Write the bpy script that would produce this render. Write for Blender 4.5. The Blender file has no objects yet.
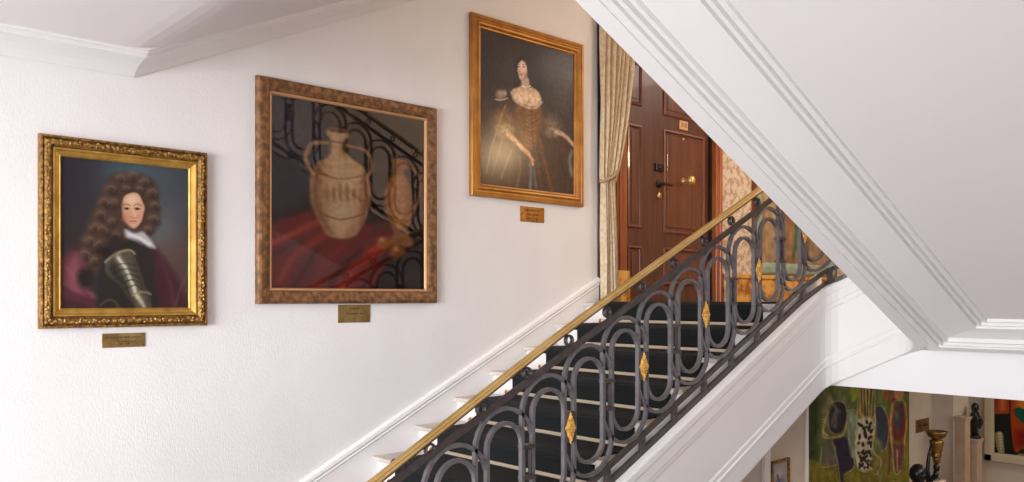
import bpy, bmesh, math, random
import numpy as np
from mathutils import Vector
random.seed(4)
S = 4.8          # metres from the left wall to the viewpoint
E = 3.34         # eye height above the lower hall floor
C = bpy.context.scene.collection
PI = math.pi

# ------------------------------------------------------------------ helpers
def lin(c):
    return tuple(((v/255)/12.92 if v/255 <= .04045 else ((v/255+.055)/1.055)**2.4) for v in c)

def mat(name, col, rough=.6, metal=0, col2=None, scale=8, bump=0, bscale=60, detail=4, stretch=(1,1,1), coat=0, lo=.35, hi=.65, emit=0):
    m = bpy.data.materials.new(name); m.use_nodes = True
    nt = m.node_tree; N = nt.nodes; L = nt.links
    b = N['Principled BSDF']
    b.inputs['Base Color'].default_value = (*lin(col), 1)
    b.inputs['Roughness'].default_value = rough
    b.inputs['Metallic'].default_value = metal
    if coat:
        b.inputs['Coat Weight'].default_value = coat; b.inputs['Coat Roughness'].default_value = .05
    tc = N.new('ShaderNodeTexCoord'); mp = N.new('ShaderNodeMapping'); mp.inputs['Scale'].default_value = stretch
    L.new(tc.outputs['Object'], mp.inputs['Vector'])
    if col2:
        n = N.new('ShaderNodeTexNoise'); n.inputs['Scale'].default_value = scale; n.inputs['Detail'].default_value = detail
        L.new(mp.outputs[0], n.inputs['Vector'])
        r = N.new('ShaderNodeValToRGB')
        r.color_ramp.elements[0].position = lo; r.color_ramp.elements[1].position = hi
        r.color_ramp.elements[0].color = (*lin(col), 1); r.color_ramp.elements[1].color = (*lin(col2), 1)
        L.new(n.outputs['Fac'], r.inputs[0]); L.new(r.outputs[0], b.inputs['Base Color'])
    if bump:
        n2 = N.new('ShaderNodeTexNoise'); n2.inputs['Scale'].default_value = bscale; n2.inputs['Detail'].default_value = 3
        L.new(mp.outputs[0], n2.inputs['Vector'])
        bp = N.new('ShaderNodeBump'); bp.inputs['Strength'].default_value = bump; bp.inputs['Distance'].default_value = .01
        L.new(n2.outputs['Fac'], bp.inputs['Height']); L.new(bp.outputs[0], b.inputs['Normal'])
    if emit:
        b.inputs['Emission Color'].default_value = (*lin(col), 1); b.inputs['Emission Strength'].default_value = emit
    return m

def mesh_obj(name, verts, faces, m, parent=None, smooth=False, loc=None):
    me = bpy.data.meshes.new(name)
    me.from_pydata([tuple(v) for v in verts], [], faces); me.validate(); me.update()
    bm = bmesh.new(); bm.from_mesh(me); bmesh.ops.recalc_face_normals(bm, faces=bm.faces); bm.to_mesh(me); bm.free()
    if smooth:
        me.polygons.foreach_set('use_smooth', [True]*len(me.polygons))
    if m: me.materials.append(m)
    o = bpy.data.objects.new(name, me); C.objects.link(o)
    if parent is not None:
        o.parent = parent; o.matrix_parent_inverse = parent.matrix_basis.inverted()
    return o

class MB:
    def __init__(s): s.v = []; s.f = []
    def add(s, v, f):
        n = len(s.v); s.v += [tuple(p) for p in v]; s.f += [tuple(i+n for i in q) for q in f]
    def box(s, x0, x1, y0, y1, z0, z1, bev=0):
        if bev <= 0:
            v = [(x, y, z) for x in (x0, x1) for y in (y0, y1) for z in (z0, z1)]
            s.add(v, [(0,1,3,2),(4,6,7,5),(0,4,5,1),(2,3,7,6),(0,2,6,4),(1,5,7,3)]); return
        bm = bmesh.new(); bmesh.ops.create_cube(bm, size=1)
        for q in bm.verts:
            q.co = Vector((x0+(q.co.x+.5)*(x1-x0), y0+(q.co.y+.5)*(y1-y0), z0+(q.co.z+.5)*(z1-z0)))
        bmesh.ops.bevel(bm, geom=bm.edges[:], offset=bev, segments=2, affect='EDGES', profile=.5)
        s.bm(bm)
    def bm(s, bm):
        bm.verts.index_update(); s.add([v.co[:] for v in bm.verts], [[v.index for v in f.verts] for f in bm.faces]); bm.free()
    def loft(s, rings, closed_ring=True, closed_path=False, caps=True):
        k = len(rings[0]); n = len(rings); v = [p for r in rings for p in r]; f = []
        for i in range(n if closed_path else n-1):
            a = i*k; b = ((i+1) % n)*k
            for j in range(k if closed_ring else k-1):
                j2 = (j+1) % k; f.append((a+j, a+j2, b+j2, b+j))
        if caps and closed_ring and not closed_path:
            f.append(tuple(range(k))); f.append(tuple(range((n-1)*k, n*k)))
        s.add(v, f)
    def lathe(s, prof, c, seg=24, axis='z'):
        rings = []
        for r, h in prof:
            ring = []
            for i in range(seg):
                t = 2*PI*i/seg; a, b = r*math.cos(t), r*math.sin(t)
                ring.append((c[0]+a, c[1]+b, c[2]+h) if axis == 'z' else (c[0]+h, c[1]+a, c[2]+b))
            rings.append(ring)
        s.loft(rings)
    def ball(s, c, r, sub=2):
        bm = bmesh.new(); bmesh.ops.create_icosphere(bm, subdivisions=sub, radius=1)
        rr = r if hasattr(r, '__len__') else (r, r, r)
        for q in bm.verts: q.co = Vector((c[0]+q.co.x*rr[0], c[1]+q.co.y*rr[1], c[2]+q.co.z*rr[2]))
        s.bm(bm)
    def tube(s, pts, rad, seg=10):
        pts = [Vector(p) for p in pts]; rings = []
        for i, p in enumerate(pts):
            t = (pts[min(i+1, len(pts)-1)]-pts[max(i-1, 0)]).normalized()
            a = t.orthogonal().normalized() if i == 0 else (a - t*a.dot(t)).normalized()
            b = t.cross(a); r = rad[i] if hasattr(rad, '__len__') else rad
            rings.append([p+a*math.cos(2*PI*k/seg)*r+b*math.sin(2*PI*k/seg)*r for k in range(seg)])
        s.loft(rings)
    def prism_x(s, poly, x0, x1):     # poly in (y, z)
        s.loft([[(x0, y, z) for y, z in poly], [(x1, y, z) for y, z in poly]])
    def build(s, name, m, parent=None, smooth=False):
        return mesh_obj(name, s.v, s.f, m, parent, smooth)

def empty(name, loc):
    o = bpy.data.objects.new(name, None); o.empty_display_size = .1; C.objects.link(o); o.location = loc
    return o
def tag(o, label, cat, group=None):
    o['label'] = label; o['category'] = cat
    if group: o['group'] = group
    return o
def struct(o): o['kind'] = 'structure'; return o
def bx(name, m, *a, parent=None, bev=0):
    b = MB(); b.box(*a, bev=bev); return b.build(name, m, parent)
def sbx(name, m, *a, bev=0): return struct(bx(name, m, *a, bev=bev))

# ------------------------------------------------------------------ materials
M = {}
M['wall'] = mat('wall_plaster', (233,229,230), .75, col2=(236,233,234), scale=3, bump=.15, bscale=95, stretch=(1,1,.55))
M['white'] = mat('white_paint', (236,233,234), .5)
M['soffit'] = mat('soffit_paint', (232,225,227), .6, bump=.05, bscale=20)
M['string'] = mat('string_paint', (236,232,232), .62)
M['marble'] = mat('white_marble', (234,229,227), .25, col2=(214,208,206), scale=3, detail=8, lo=.4, hi=.75)
M['tread'] = mat('tread_marble', (204,194,186), .3, col2=(184,172,164), scale=4, detail=8)
M['carpet'] = mat('carpet_black', (5,7,9), .97, col2=(12,14,17), scale=5, bump=.6, bscale=300)
M['rod'] = mat('stair_rod_metal', (226,206,180), .35, .55)
M['copper'] = mat('copper', (190,110,60), .3, .9)
M['iron'] = mat('wrought_iron', (98,94,97), .45, .3, col2=(114,109,112), scale=20)
M['iron_dark'] = mat('wrought_iron_dark', (70,62,62), .42, .35, col2=(82,74,74), scale=20)
M['brass'] = mat('brass_handrail', (218,182,118), .36, .6, col2=(200,162,96), scale=6)
M['gilt'] = mat('gilt_ornament', (240,196,110), .42, .4, col2=(206,146,60), scale=60, bump=.5, bscale=160)
M['gold_frame'] = mat('gold_frame', (204,164,84), .4, .55, col2=(176,132,60), scale=14)
M['leaves'] = mat('gold_leaves', (196,158,98), .4, .5, col2=(132,96,50), scale=70)
M['gold_carved'] = mat('gold_carved', (170,126,60), .42, .55, col2=(96,64,30), scale=45, bump=.8, bscale=90)
M['bronze_frame'] = mat('bronze_frame', (150,106,68), .45, .3, col2=(98,66,40), scale=24, bump=.4, bscale=60, lo=.35, hi=.6)
M['bead'] = mat('frame_beading', (214,164,120), .4, .4)
M['ochre_frame'] = mat('ochre_gilt_frame', (182,126,52), .4, .4, col2=(158,102,38), scale=7)
M['plaque'] = mat('brass_plaque', (190,160,104), .3, .8, col2=(150,120,70), scale=12)
M['plaque_dark'] = mat('old_brass_plaque', (170,120,56), .28, .85, col2=(120,84,40), scale=30)
M['ink'] = mat('engraving', (62,44,18), .7)
M['wood'] = mat('mahogany', (92,46,24), .36, 0, col2=(70,33,17), scale=5, detail=6, stretch=(1,4,.35), coat=.25)
M['wood_panel'] = mat('mahogany_panel', (104,54,28), .36, 0, col2=(82,39,20), scale=5, detail=6, stretch=(1,4,.35), coat=.25)
M['wood_mold'] = mat('mahogany_moulding', (116,56,30), .34, 0, col2=(86,38,20), scale=6, stretch=(1,4,.4), coat=.3)
M['casing'] = mat('orange_wood', (158,84,36), .35, 0, col2=(128,62,26), scale=5, stretch=(1,4,.3), coat=.3)
M['dark_metal'] = mat('dark_lock_metal', (48,42,38), .35, .7)
M['curtain'] = mat('beige_damask', (226,208,180), .8, 0, col2=(204,180,146), scale=26, detail=5, bump=.3, bscale=120)
M['trimming'] = mat('curtain_trimming', (150,116,76), .85, 0, col2=(200,176,140), scale=120, bump=.5, bscale=200)
M['wallpaper'] = mat('damask_wallpaper', (202,182,160), .8, 0, col2=(170,142,116), scale=16, detail=5, lo=.48, hi=.56)
M['dado'] = mat('ochre_marble', (222,164,80), .28, 0, col2=(150,88,30), scale=11, detail=10, lo=.42, hi=.62)
M['mint'] = mat('mint_frame', (146,160,138), .5, col2=(128,142,122), scale=15)
M['hall'] = mat('hall_plaster', (206,194,182), .75, col2=(200,188,176), scale=4)
M['floor'] = mat('hall_floor', (150,128,104), .3, col2=(120,98,78), scale=2)
M['black'] = mat('black_patina', (26,25,27), .28, .3, col2=(40,38,38), scale=9)
M['urn'] = mat('aged_gold', (150,116,62), .35, .75, col2=(100,76,40), scale=20)
M['cream'] = mat('cream_frame', (196,184,158), .45)
M['plinth'] = mat('plinth_stone', (188,164,146), .55, col2=(176,150,132), scale=5)
M['lamp'] = mat('lamp_glass', (255,214,150), .4, emit=14)

def glass(name, rough=.02):
    m = bpy.data.materials.new(name); m.use_nodes = True; nt = m.node_tree; N = nt.nodes
    N.remove(N['Principled BSDF']); out = N['Material Output']
    t = N.new('ShaderNodeBsdfTransparent'); g = N.new('ShaderNodeBsdfGlossy'); g.inputs['Roughness'].default_value = rough
    f = N.new('ShaderNodeFresnel'); f.inputs['IOR'].default_value = 1.42; mx = N.new('ShaderNodeMixShader')
    nt.links.new(f.outputs[0], mx.inputs[0]); nt.links.new(t.outputs[0], mx.inputs[1]); nt.links.new(g.outputs[0], mx.inputs[2])
    nt.links.new(mx.outputs[0], out.inputs['Surface']); return m
M['glass'] = glass('picture_glass')

def paint_mat(name, rough=.35, coat=0, coat_rough=.2):
    m = bpy.data.materials.new(name); m.use_nodes = True; N = m.node_tree.nodes
    a = N.new('ShaderNodeAttribute'); a.attribute_name = 'paint'
    b = N['Principled BSDF']; m.node_tree.links.new(a.outputs['Color'], b.inputs['Base Color'])
    b.inputs['Roughness'].default_value = rough
    if coat: b.inputs['Coat Weight'].default_value = coat; b.inputs['Coat Roughness'].default_value = coat_rough
    b.inputs['Specular IOR Level'].default_value = .15
    return m

# ------------------------------------------------------------------ stair reference lines
SL, SL2 = .4783, .462
RISE, RUN = .169, .3432
Z0 = E - .033                                   # landing level
def nosing(y): return E + S*(-.0467) + (y - 4.807)*SL
YN = lambda k: 5.150 - RUN*k                   # nosing of step k (0 = landing)
ZN = lambda k: Z0 - RISE*k
XS = 1.78                                      # width of the flight
YC = 5.60                                      # straight run of the string ends here, the well curve starts
XF, XB = 1.872, 2.496                          # well faces of the two strings
YB = 5.745                                     # face of the landing beam
RC = YB - YC - .006

def path(s, off):
    """plan point on the well face path moved by off away from the well; s<0 rising flight, 0..1 turn (unit), >1 next flight (metres beyond)"""
    if s <= 0: return XF-off, YC+s
    if s >= 1: return XB+off, YC-(s-1)
    q = RC*PI/2; st = (XB-XF)-2*RC; tot = 2*q+st; d = s*tot
    if d < q:
        a = d/RC; cx, cy = XF+RC, YC; r = RC+off
        return cx-r*math.cos(a), cy+r*math.sin(a)
    if d < q+st:
        return XF+RC+(d-q), YC+RC+off
    a = (d-q-st)/RC; cx, cy = XB-RC, YC; r = RC+off
    return cx+r*math.sin(a), cy+r*math.cos(a)
RISE_T = .375
def ref(s):      # nosing line carried round the well
    if s <= 0: return nosing(YC+s)
    if s <= 1: return nosing(YC)+RISE_T*s
    return nosing(YC)+RISE_T+(s-1)*SL2
def MP(s, z, off):
    x, y = path(s, off); return (x, y, z)
def srange(a, b, step=.25, fine=.06):
    out = []; s = a
    while s < b-1e-6:
        out.append(s)
        nx = s+(fine if -.02 <= s < 1 else step)
        if s < 0 < nx and s < -.001: nx = 0
        if s < 1 < nx: nx = 1
        s = nx
    out.append(b); return out
S0, S1 = -4.16, 1+3.85

# ------------------------------------------------------------------ setting: walls
w = MB(); w.box(-.3, 0, -2.4, 5.33, 0, 8.2); struct(w.build('wall_left', M['wall']))
w = MB()   # hall wall under the landing and the wall around the flat door above
w.box(-.3, 0, 5.33, 14.1, 0, Z0-.3); w.box(-.3, -.16, 5.33, 7.3, Z0-.3, 8.2)
struct(w.build('wall_hall', M['hall']))
w = MB(); w.box(-.3, 0, 7.12, 11.0, Z0-.3, 6.6); w.box(-.16, 0, 5.33, 7.12, Z0+2.42, 6.6)
struct(w.build('wall_landing', M['wallpaper']))
sbx('wall_back_landing', M['wallpaper'], 0, 5.4, 11.0, 11.2, Z0, 6.6)
sbx('floor', M['floor'], -.3, 5.5, 1.2, 14.2, -.2, 0)
hb = Z0-10*RISE
sbx('floor_half_landing', M['marble'], 0, 5.3, -2.2, YN(10)+RUN*0+.33, hb-.3, hb)
# window wall behind the viewpoint
w = MB(); w.box(-.3, 5.5, -2.4, -2.2, 0, hb+.12); w.box(-.3, .35, -2.4, -2.2, hb+.12, 8.2); w.box(5.0, 5.5, -2.4, -2.2, hb+.12, 8.2); w.box(.35, 5.0, -2.4, -2.2, hb+2.95, 8.2)
struct(w.build('wall_window_side', M['wall']))
w = MB()
for x in (.35, 1.85, 3.4, 4.94): w.box(x, x+.06, -2.34, -2.26, hb+.12, hb+2.95)
for z in (hb+.12, hb+2.89): w.box(.35, 5.0, -2.34, -2.26, z, z+.06)
struct(w.build('window_1', M['white']))
sbx('wall_right', M['wall'], 5.3, 5.5, -2.2, 14.1, 0, 8.2)
sbx('wall_hall_end', M['hall'], 0, 5.3, 13.92, 14.1, 0, Z0-.3)
# landing slab with beam (and its white front)
zb = E-.621
w = MB(); w.box(0, 5.3, YB+.022, 14.1, zb, Z0-.01); w.box(0.002, 1.76, 5.21, YB+.022, Z0-.27, Z0-.01)
struct(w.build('ceiling_landing_slab', M['white']))
sbx('floor_landing', M['carpet'], 0, 1.78, 5.19, 11, Z0-.01, Z0)
sbx('ceiling_upper', M['white'], 0, 5.3, 5.3, 11.2, 6.35, 6.5)

# wall panel below the flight, its white corner bead and the pipe-like casing
yz = lambda y: nosing(y)-.135-.675
w = MB(); w.prism_x([(4.2, 0), (6.62, 0), (6.62, zb), (5.76, zb), (4.2, yz(4.2)+.04)], 1.06, 1.2)
struct(w.build('wall_understair', M['hall']))
sbx('trim_1', M['white'], 1.05, 1.215, 6.6, 6.64, 0, zb)
sbx('trim_2', M['white'], 1.2, 1.225, 5.93, 6.02, 0, 2.35)

# ------------------------------------------------------------------ soffit and cornice along the left wall (next flight above)
YT_ = 2.2; YK = 1.555; zc = E+S*.272; PJ = .24
prof = [(0,-.091),(.012,-.095),(.02,-.088),(.035,-.078),(.06,-.062),(.10,-.046),(.15,-.034),(.192,-.028),(.195,-.018),(.205,-.020),(.212,-.012),(.228,-.012),(.235,-.002),(.25,0),(.25,.06),(0,.06)]
w = MB()
rings = []
for y in (-2.2, YK, 5.4):
    rings.append([(p, y, zc+h+max(0, y-YK)*SL2) for p, h in prof])
w.loft(rings); o = struct(w.build('trim_cornice', M['white']))
w = MB(); w.prism_x([(-2.2, zc), (YK-.35, zc), (YK-.35, zc+.3), (-2.2, zc+.3)], 0.0, 5.3); w.prism_x([(YK-.35, zc), (YT_, zc), (YT_, zc+.3), (YK-.35, zc+.3)], 1.85, 5.3)
# sloping soffit starts with a soft crease
slab = [(YK-.35, zc)]
for t in (0, .25, .5, .75, 1): slab.append((YK-.12+.24*t, zc+SL2*.12*t*t))
slab += [(5.4, zc+(5.4-YK)*SL2), (5.4, zc+(5.4-YK)*SL2+.25), (YK-.35, zc+.3)]
w.prism_x(slab, 0.0, 1.85)
struct(w.build('ceiling_flight_above', M['soffit']))

# ------------------------------------------------------------------ second flight: soffit panel, framed with a moulded cornice
CW = .48; ZB0 = E-.336
def zl(y): return ZB0+SL2*(YB-y)
pr = [(0,0),(.27,0),(.275,.020),(.305,.024),(.31,.008),(.345,.008),(.35,.034),(.375,.036),(.38,.024),(.41,.026),(.42,.050),(.43,.052),(.50,.060),(.58,.067),(.66,.073),(.74,.077),(.82,.080),(.825,.102),(.85,.106),(.855,.092),(.885,.092),(.89,.116),(.92,.120),(.925,.108),(.96,.108),(.965,.128),(1.0,.130)]
w = MB()
YT = 2.2; BWY = .20
v = []; f = []; k = len(pr)
for a, h in pr:      # flight edge, far end
    v.append((XB+CW*a, YT, zl(YT)+h))
for a, h in pr:      # mitre
    y = YB-BWY*a; v.append((XB+CW*a, y, zl(y)+h))
for a, h in pr:      # across the beam
    y = YB-BWY*a; v.append((5.3, y, zl(y)+h))
for r in range(2):
    for j in range(k-1): f.append((r*k+j, r*k+j+1, (r+1)*k+j+1, (r+1)*k+j))
w.add(v, f); struct(w.build('trim_soffit_cornice', M['white']))
w = MB(); ye = YB-BWY
w.prism_x([(YT, zl(YT)+.127), (ye+.02, zl(ye+.02)+.127), (ye+.1, zl(ye)+.45), (YT, zl(YT)+.45)], XB+CW-.02, 5.3)
struct(w.build('ceiling_flight_soffit', M['soffit']))
w = MB(); w.prism_x([(YT, zl(YT)), (YB, ZB0), (YB+.3, ZB0+.02), (YB+.3, ZB0+.3), (YT, zl(YT)+.42)], XB, XB+.05)
struct(w.build('trim_flight_edge', M['white']))
# steps of the second flight (their upper side shows only from elsewhere and in the picture glass)
w = MB()
for i in range(10):
    z = Z0+RISE*(i+1); y1 = YC+(.53-(z-E))/SL2
    w.box(XB+.02, 5.3, y1-.37, y1, max(z-.25, Z0-.02), z)
struct(w.build('floor_second_flight', M['marble']))

# ------------------------------------------------------------------ string following the well
def string(s0, s1, nm):
    w = MB()
    # (outward offset toward the well is negative off, height fraction of .675)
    p = [(0,-.098),(-.010,-.100),(-.014,-.110),(-.014,-.150),(-.008,-.160),(-.008,-.225),(-.003,-.232),(-.002,-.262),(.004,-.270),(.005,-.60),(-.001,-.612),(-.002,-.642),(-.008,-.650),(-.009,-.662),(-.004,-.670),(-.004,-.80),(0,-.81),(.09,-.81),(.09,-.098)]
    rings = []
    for s in srange(s0, s1):
        rings.append([MP(s, ref(s)+h, o) for o, h in p])
    w.loft(rings); return struct(w.build(nm, M['string']))
string(S0+.1, 1+3.2, 'trim_stair_string')

# ------------------------------------------------------------------ first flight
stair = tag(empty('staircase', (0.9, YN(10), hb)), 'white marble straight staircase rising along the picture wall to the wooden door', 'staircase')
for k in range(0, 11):
    if k == 10: continue
    y0 = YN(k); y1 = (YN(k-1)+.03) if k else y0+.06
    b = MB(); b.box(0.002, XS, y0-.012, y1, ZN(k)-.030, ZN(k), bev=.006)
    b.build('tread', M['tread'], stair)
    b = MB(); b.box(0.002, XS, y0+.025, y0+.055, ZN(k+1)-.03, ZN(k)-.03)
    b.build('riser', M['marble'], stair)
w = MB(); ya, yb2 = YN(10), 5.74
w.prism_x([(ya, nosing(ya)-.78), (yb2-.3, nosing(yb2-.3)-.78), (yb2, zb+.02), (yb2, Z0-.28), (5.2, Z0-.28), (ya, nosing(ya)-.28)], 0.002, XS)
w.prism_x([(ya, nosing(ya)-.5), (yb2, nosing(yb2)-.5), (yb2, nosing(yb2)-.045), (ya, nosing(ya)-.045)], 1.755, 1.80)
w.build('soffit_slab', M['white'], stair)

# raking skirting on the left wall
w = MB()
ys, y9 = YN(10)-.1, 5.33
def sk(y): n = nosing(y); return n
secs = []
P = [(0,.16),(.012,.16),(.020,.152),(.030,.150),(.034,.128),(.026,.112),(.030,.100),(.020,.088),(.018,-.26),(0,-.26)]
for y in (ys, y9): secs.append([(p, y, sk(y)+h) for p, h in P])
w.loft(secs); struct(w.build('baseboard_left', M['white']))

# carpet runner
cx0, cx1, ct = .25, 1.67, .012
pl = [(5.36, Z0)]
for k in range(0, 10):
    y0 = YN(k)
    pl += [(y0-.006, ZN(k)), (y0-.016, ZN(k)-.010), (y0-.014, ZN(k)-.030), (y0+.020, ZN(k)-.036), (y0+.022, ZN(k+1)+.012), (y0+.012, ZN(k+1))]
pl.append((YN(10)-.0, ZN(10)))
up = []
for i, (y, z) in enumerate(pl):
    a = pl[max(i-1, 0)]; b = pl[min(i+1, len(pl)-1)]
    dy, dz = b[0]-a[0], b[1]-a[1]; l = math.hypot(dy, dz) or 1
    n = (dz/l, -dy/l)     # outward (up and toward -y)
    up.append((y+n[0]*ct, z+n[1]*ct))
w = MB()
rings = [[(x, y, z) for y, z in up] for x in (cx0, cx1)]
rl = [[(x, y, z) for y, z in pl] for x in (cx0, cx1)]
n = len(pl)
v = rings[0]+rings[1]+rl[0]+rl[1]; f = []
for i in range(n-1):
    f += [(i, i+1, n+i+1, n+i), (i, i+1, 2*n+i+1, 2*n+i), (n+i, n+i+1, 3*n+i+1, 3*n+i)]
w.add(v, f)
tag(w.build('stair_carpet', M['carpet']), 'plain black carpet runner laid down the middle of the marble stairs', 'carpet')

rods = []
ordl = ['topmost', 'second from the top', 'third from the top', 'fourth from the top', 'fifth from the top', 'sixth from the top', 'seventh from the top', 'eighth from the top', 'ninth from the top']
for k in range(1, 10):
    y = YN(k-1)+.022-ct-.006; z = ZN(k)+ct+.013
    r = empty('stair_rod', (.95, y, z))
    tag(r, f'pale brass stair rod holding the black runner, {ordl[k-1]} of the flight', 'stair rod', 'stair rods across the black runner')
    b = MB(); b.box(cx0-.05, cx1+.06, y-.006, y+.006, z-.010, z+.012, bev=.003); b.build('bar', M['rod'], r)
    for x in (cx0-.06, cx1+.07):
        b = MB(); b.ball((x, y, z), .015, 2); b.build('finial', M['copper'], r, True)

# ------------------------------------------------------------------ balustrade
bal = tag(empty('stair_balustrade', (1.82, YC, Z0)), 'black wrought iron balustrade of looping bars with gilt diamonds under a brass handrail', 'balustrade')
OC = .048                               # centre line of the ironwork, back from the well face
def len_s(ds): return ds
TL = 2*(RC+OC)*PI/2+(XB-XF)-2*RC        # real length of the turn at the rail
def m2s(m):                             # metres along the rail (0 at start of the turn) -> path parameter
    if m <= 0: return m
    if m < TL: return m/TL
    return 1+(m-TL)
def refm(m): return ref(m2s(m))
def dip(m): return -.050*min(1.4, max(0, (-2.5-m)/1.0))**1.15   # the handrail ramps down toward the foot of the stairs
def sweep(pts, wd, dp, m, name, closed=False, parent=bal, smooth=False):
    """pts are (metres along, height); section wd in the plane of the rail, dp across it"""
    n = len(pts); rings = []
    for i, (a, z) in enumerate(pts):
        if closed: p0, p1 = pts[(i-1) % n], pts[(i+1) % n]
        else: p0, p1 = pts[max(i-1, 0)], pts[min(i+1, n-1)]
        ta, tz = p1[0]-p0[0], p1[1]-p0[1]; l = math.hypot(ta, tz) or 1; na, nz = -tz/l, ta/l
        ring = []
        for ww, dd in ((.5,.5),(.5,-.5),(-.5,-.5),(-.5,.5)):
            ring.append(MP(m2s(a+na*wd*ww), z+nz*wd*ww, OC+dp*dd))
        rings.append(ring)
    b = MB(); b.loft(rings, closed_path=closed); return b.build(name, m, parent, smooth)
M0 = -4.1; M1 = TL+3.6
ml = []; a = M0
while a < M1: ml.append(a); a += .05 if -.1 < a < TL+.1 else .3
ml.append(M1)
# brass handrail: moulded section
def railsweep(prof, name, m, sm=False):
    rings = [[MP(m2s(a), refm(a)+h+(dip(a) if h > .85 else 0), OC+o) for o, h in prof] for a in ml]
    b = MB(); b.loft(rings); return b.build(name, m, bal, sm)
HR = .905
railsweep([(-.020,HR-.014),(-.022,HR-.006),(-.018,HR+.002),(-.019,HR+.010),(-.014,HR+.015),(.014,HR+.015),(.019,HR+.010),(.018,HR+.002),(.022,HR-.006),(.020,HR-.014)], 'handrail', M['brass'])
railsweep([(-.011,HR-.026),(-.011,HR-.013),(.011,HR-.013),(.011,HR-.026)], 'handrail_bar', M['iron_dark'])
railsweep([(-.011,.766),(-.011,.798),(.011,.798),(.011,.766)], 'upper_rail', M['iron_dark'])
railsweep([(-.011,-.008),(-.011,.024),(.011,.024),(.011,-.008)], 'lower_rail', M['iron_dark'])
railsweep([(-.011,-.096),(-.011,-.062),(.011,-.062),(.011,-.096)], 'bottom_rail', M['iron_dark'])
PITCH, LW, GAP = .2923, .222, .0703
MC0 = S*.5476-YC+.022                        # metre position of a loop centre
r0 = LW/2; R1 = r0+GAP; HH = .27
WB, DB = .0185, .024
def arc(c, z, r, a0, a1, n=12): return [(c+r*math.cos(a0+(a1-a0)*i/n), z+r*math.sin(a0+(a1-a0)*i/n)) for i in range(n+1)]
def gilt_diamond(mc, zc_):
    b = MB()
    w_, h_ = .036, .074
    for sgn in (-1,):
        pts = []
        for q in range(24):
            t = 2*PI*q/24; rr = 1/(abs(math.cos(t))+abs(math.sin(t))); rr *= 1+.07*math.cos(8*t)
            pts.append((w_*rr*math.cos(t), h_*rr*math.sin(t)))
        r_ = [[MP(m2s(mc+x), zc_+z, OC-.020) for x, z in pts], [MP(m2s(mc+x), zc_+z, OC-.028) for x, z in pts], [MP(m2s(mc+x*.6), zc_+z*.6, OC-.034) for x, z in pts]]
        b.loft(r_)
        for i in range(-4, 5):
            for j in (-2, -1, 0, 1, 2):
                x, z = j*.0115+(i%2)*.005, i*.0145
                if abs(x)/w_+abs(z)/h_ < .93:
                    c = MP(m2s(mc+x), zc_+z, OC-.033); b.ball(c, (.006, .006, .006), 1)
    b.build('gilt_diamond', M['gilt'], bal)['label'] = 'gilt diamond ornament'
i = -5
while True:
    mc = MC0+PITCH*i
    if mc+R1 > M1: break
    z = refm(mc)+.397
    if mc < -.3:
        sh = lambda pts: pts
    top = arc(mc, z+HH-r0, r0, 0, PI); bot = arc(mc, z-HH+r0, r0, PI, 2*PI)
    sweep(top+bot, WB, DB, M['iron'], 'loop_bar', closed=True)
    # outer arch springs from the bar on the left, over the loop, down to the right bar
    sweep([(mc-R1, z-.10)]+[(mc-R1, z+HH-r0-.05)]+arc(mc, z+HH-r0, R1, PI, .25*PI*.35)[0:], WB, DB*.9, M['iron'], 'arch_bar')
    sweep([(mc+R1, z+.10)]+[(mc+R1, z-HH+r0+.05)]+arc(mc, z-HH+r0, R1, 0, -PI+.25*PI*.35), WB, DB*.9, M['iron'], 'arch_bar')
    mg = mc+PITCH/2; zg = refm(mg)+.397
    # bar backing between neighbouring loops and its ornament
    if i % 2 == 1:
        b = MB(); b.loft([[MP(m2s(mg+x), zg+zz, OC+d) for x, zz in ((-.030,-.078),(.030,-.078),(.030,.078),(-.030,.078))] for d in (-.020, .016)])
        b.build('ornament_plate', M['iron_dark'], bal)
        gilt_diamond(mg-.012, zg-.004)
    else:
        sweep(arc(mg, zg+.050, .022, 0, PI, 8)+arc(mg, zg-.050, .022, PI, 2*PI, 8), .011, .020, M['iron_dark'], 'link', closed=True)
        for q in (-.075, .075):
            b = MB(); b.loft([[MP(m2s(mg+x), zg+q+zz, OC+d) for x, zz in ((-.042,-.009),(.042,-.009),(.042,.009),(-.042,.009))] for d in (-.021, .021)])
            b.build('collar', M['iron_dark'], bal)
    # ring under the handrail, block between the lower rails
    zr = refm(mg)+.836+dip(mg)*.7
    b = MB(); rings = []
    for q in range(18):
        t = 2*PI*q/18; ring = []
        for u in range(8):
            v_ = 2*PI*u/8; rr = .024+.0065*math.cos(v_)
            ring.append(MP(m2s(mg+rr*math.cos(t)), zr+rr*math.sin(t), OC+.014*math.sin(v_)))
        rings.append(ring)
    b.loft(rings, closed_path=True); b.build('ring', M['iron_dark'], bal, True)
    zq = refm(mg)-.032
    b = MB(); b.loft([[MP(m2s(mg+x), zq+zz+x*SL, OC+d) for x, zz in ((-.015,-.034),(.015,-.034),(.015,.034),(-.015,.034))] for d in (-.014, .014)])
    b.build('spacer', M['iron_dark'], bal)
    i += 1

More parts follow.
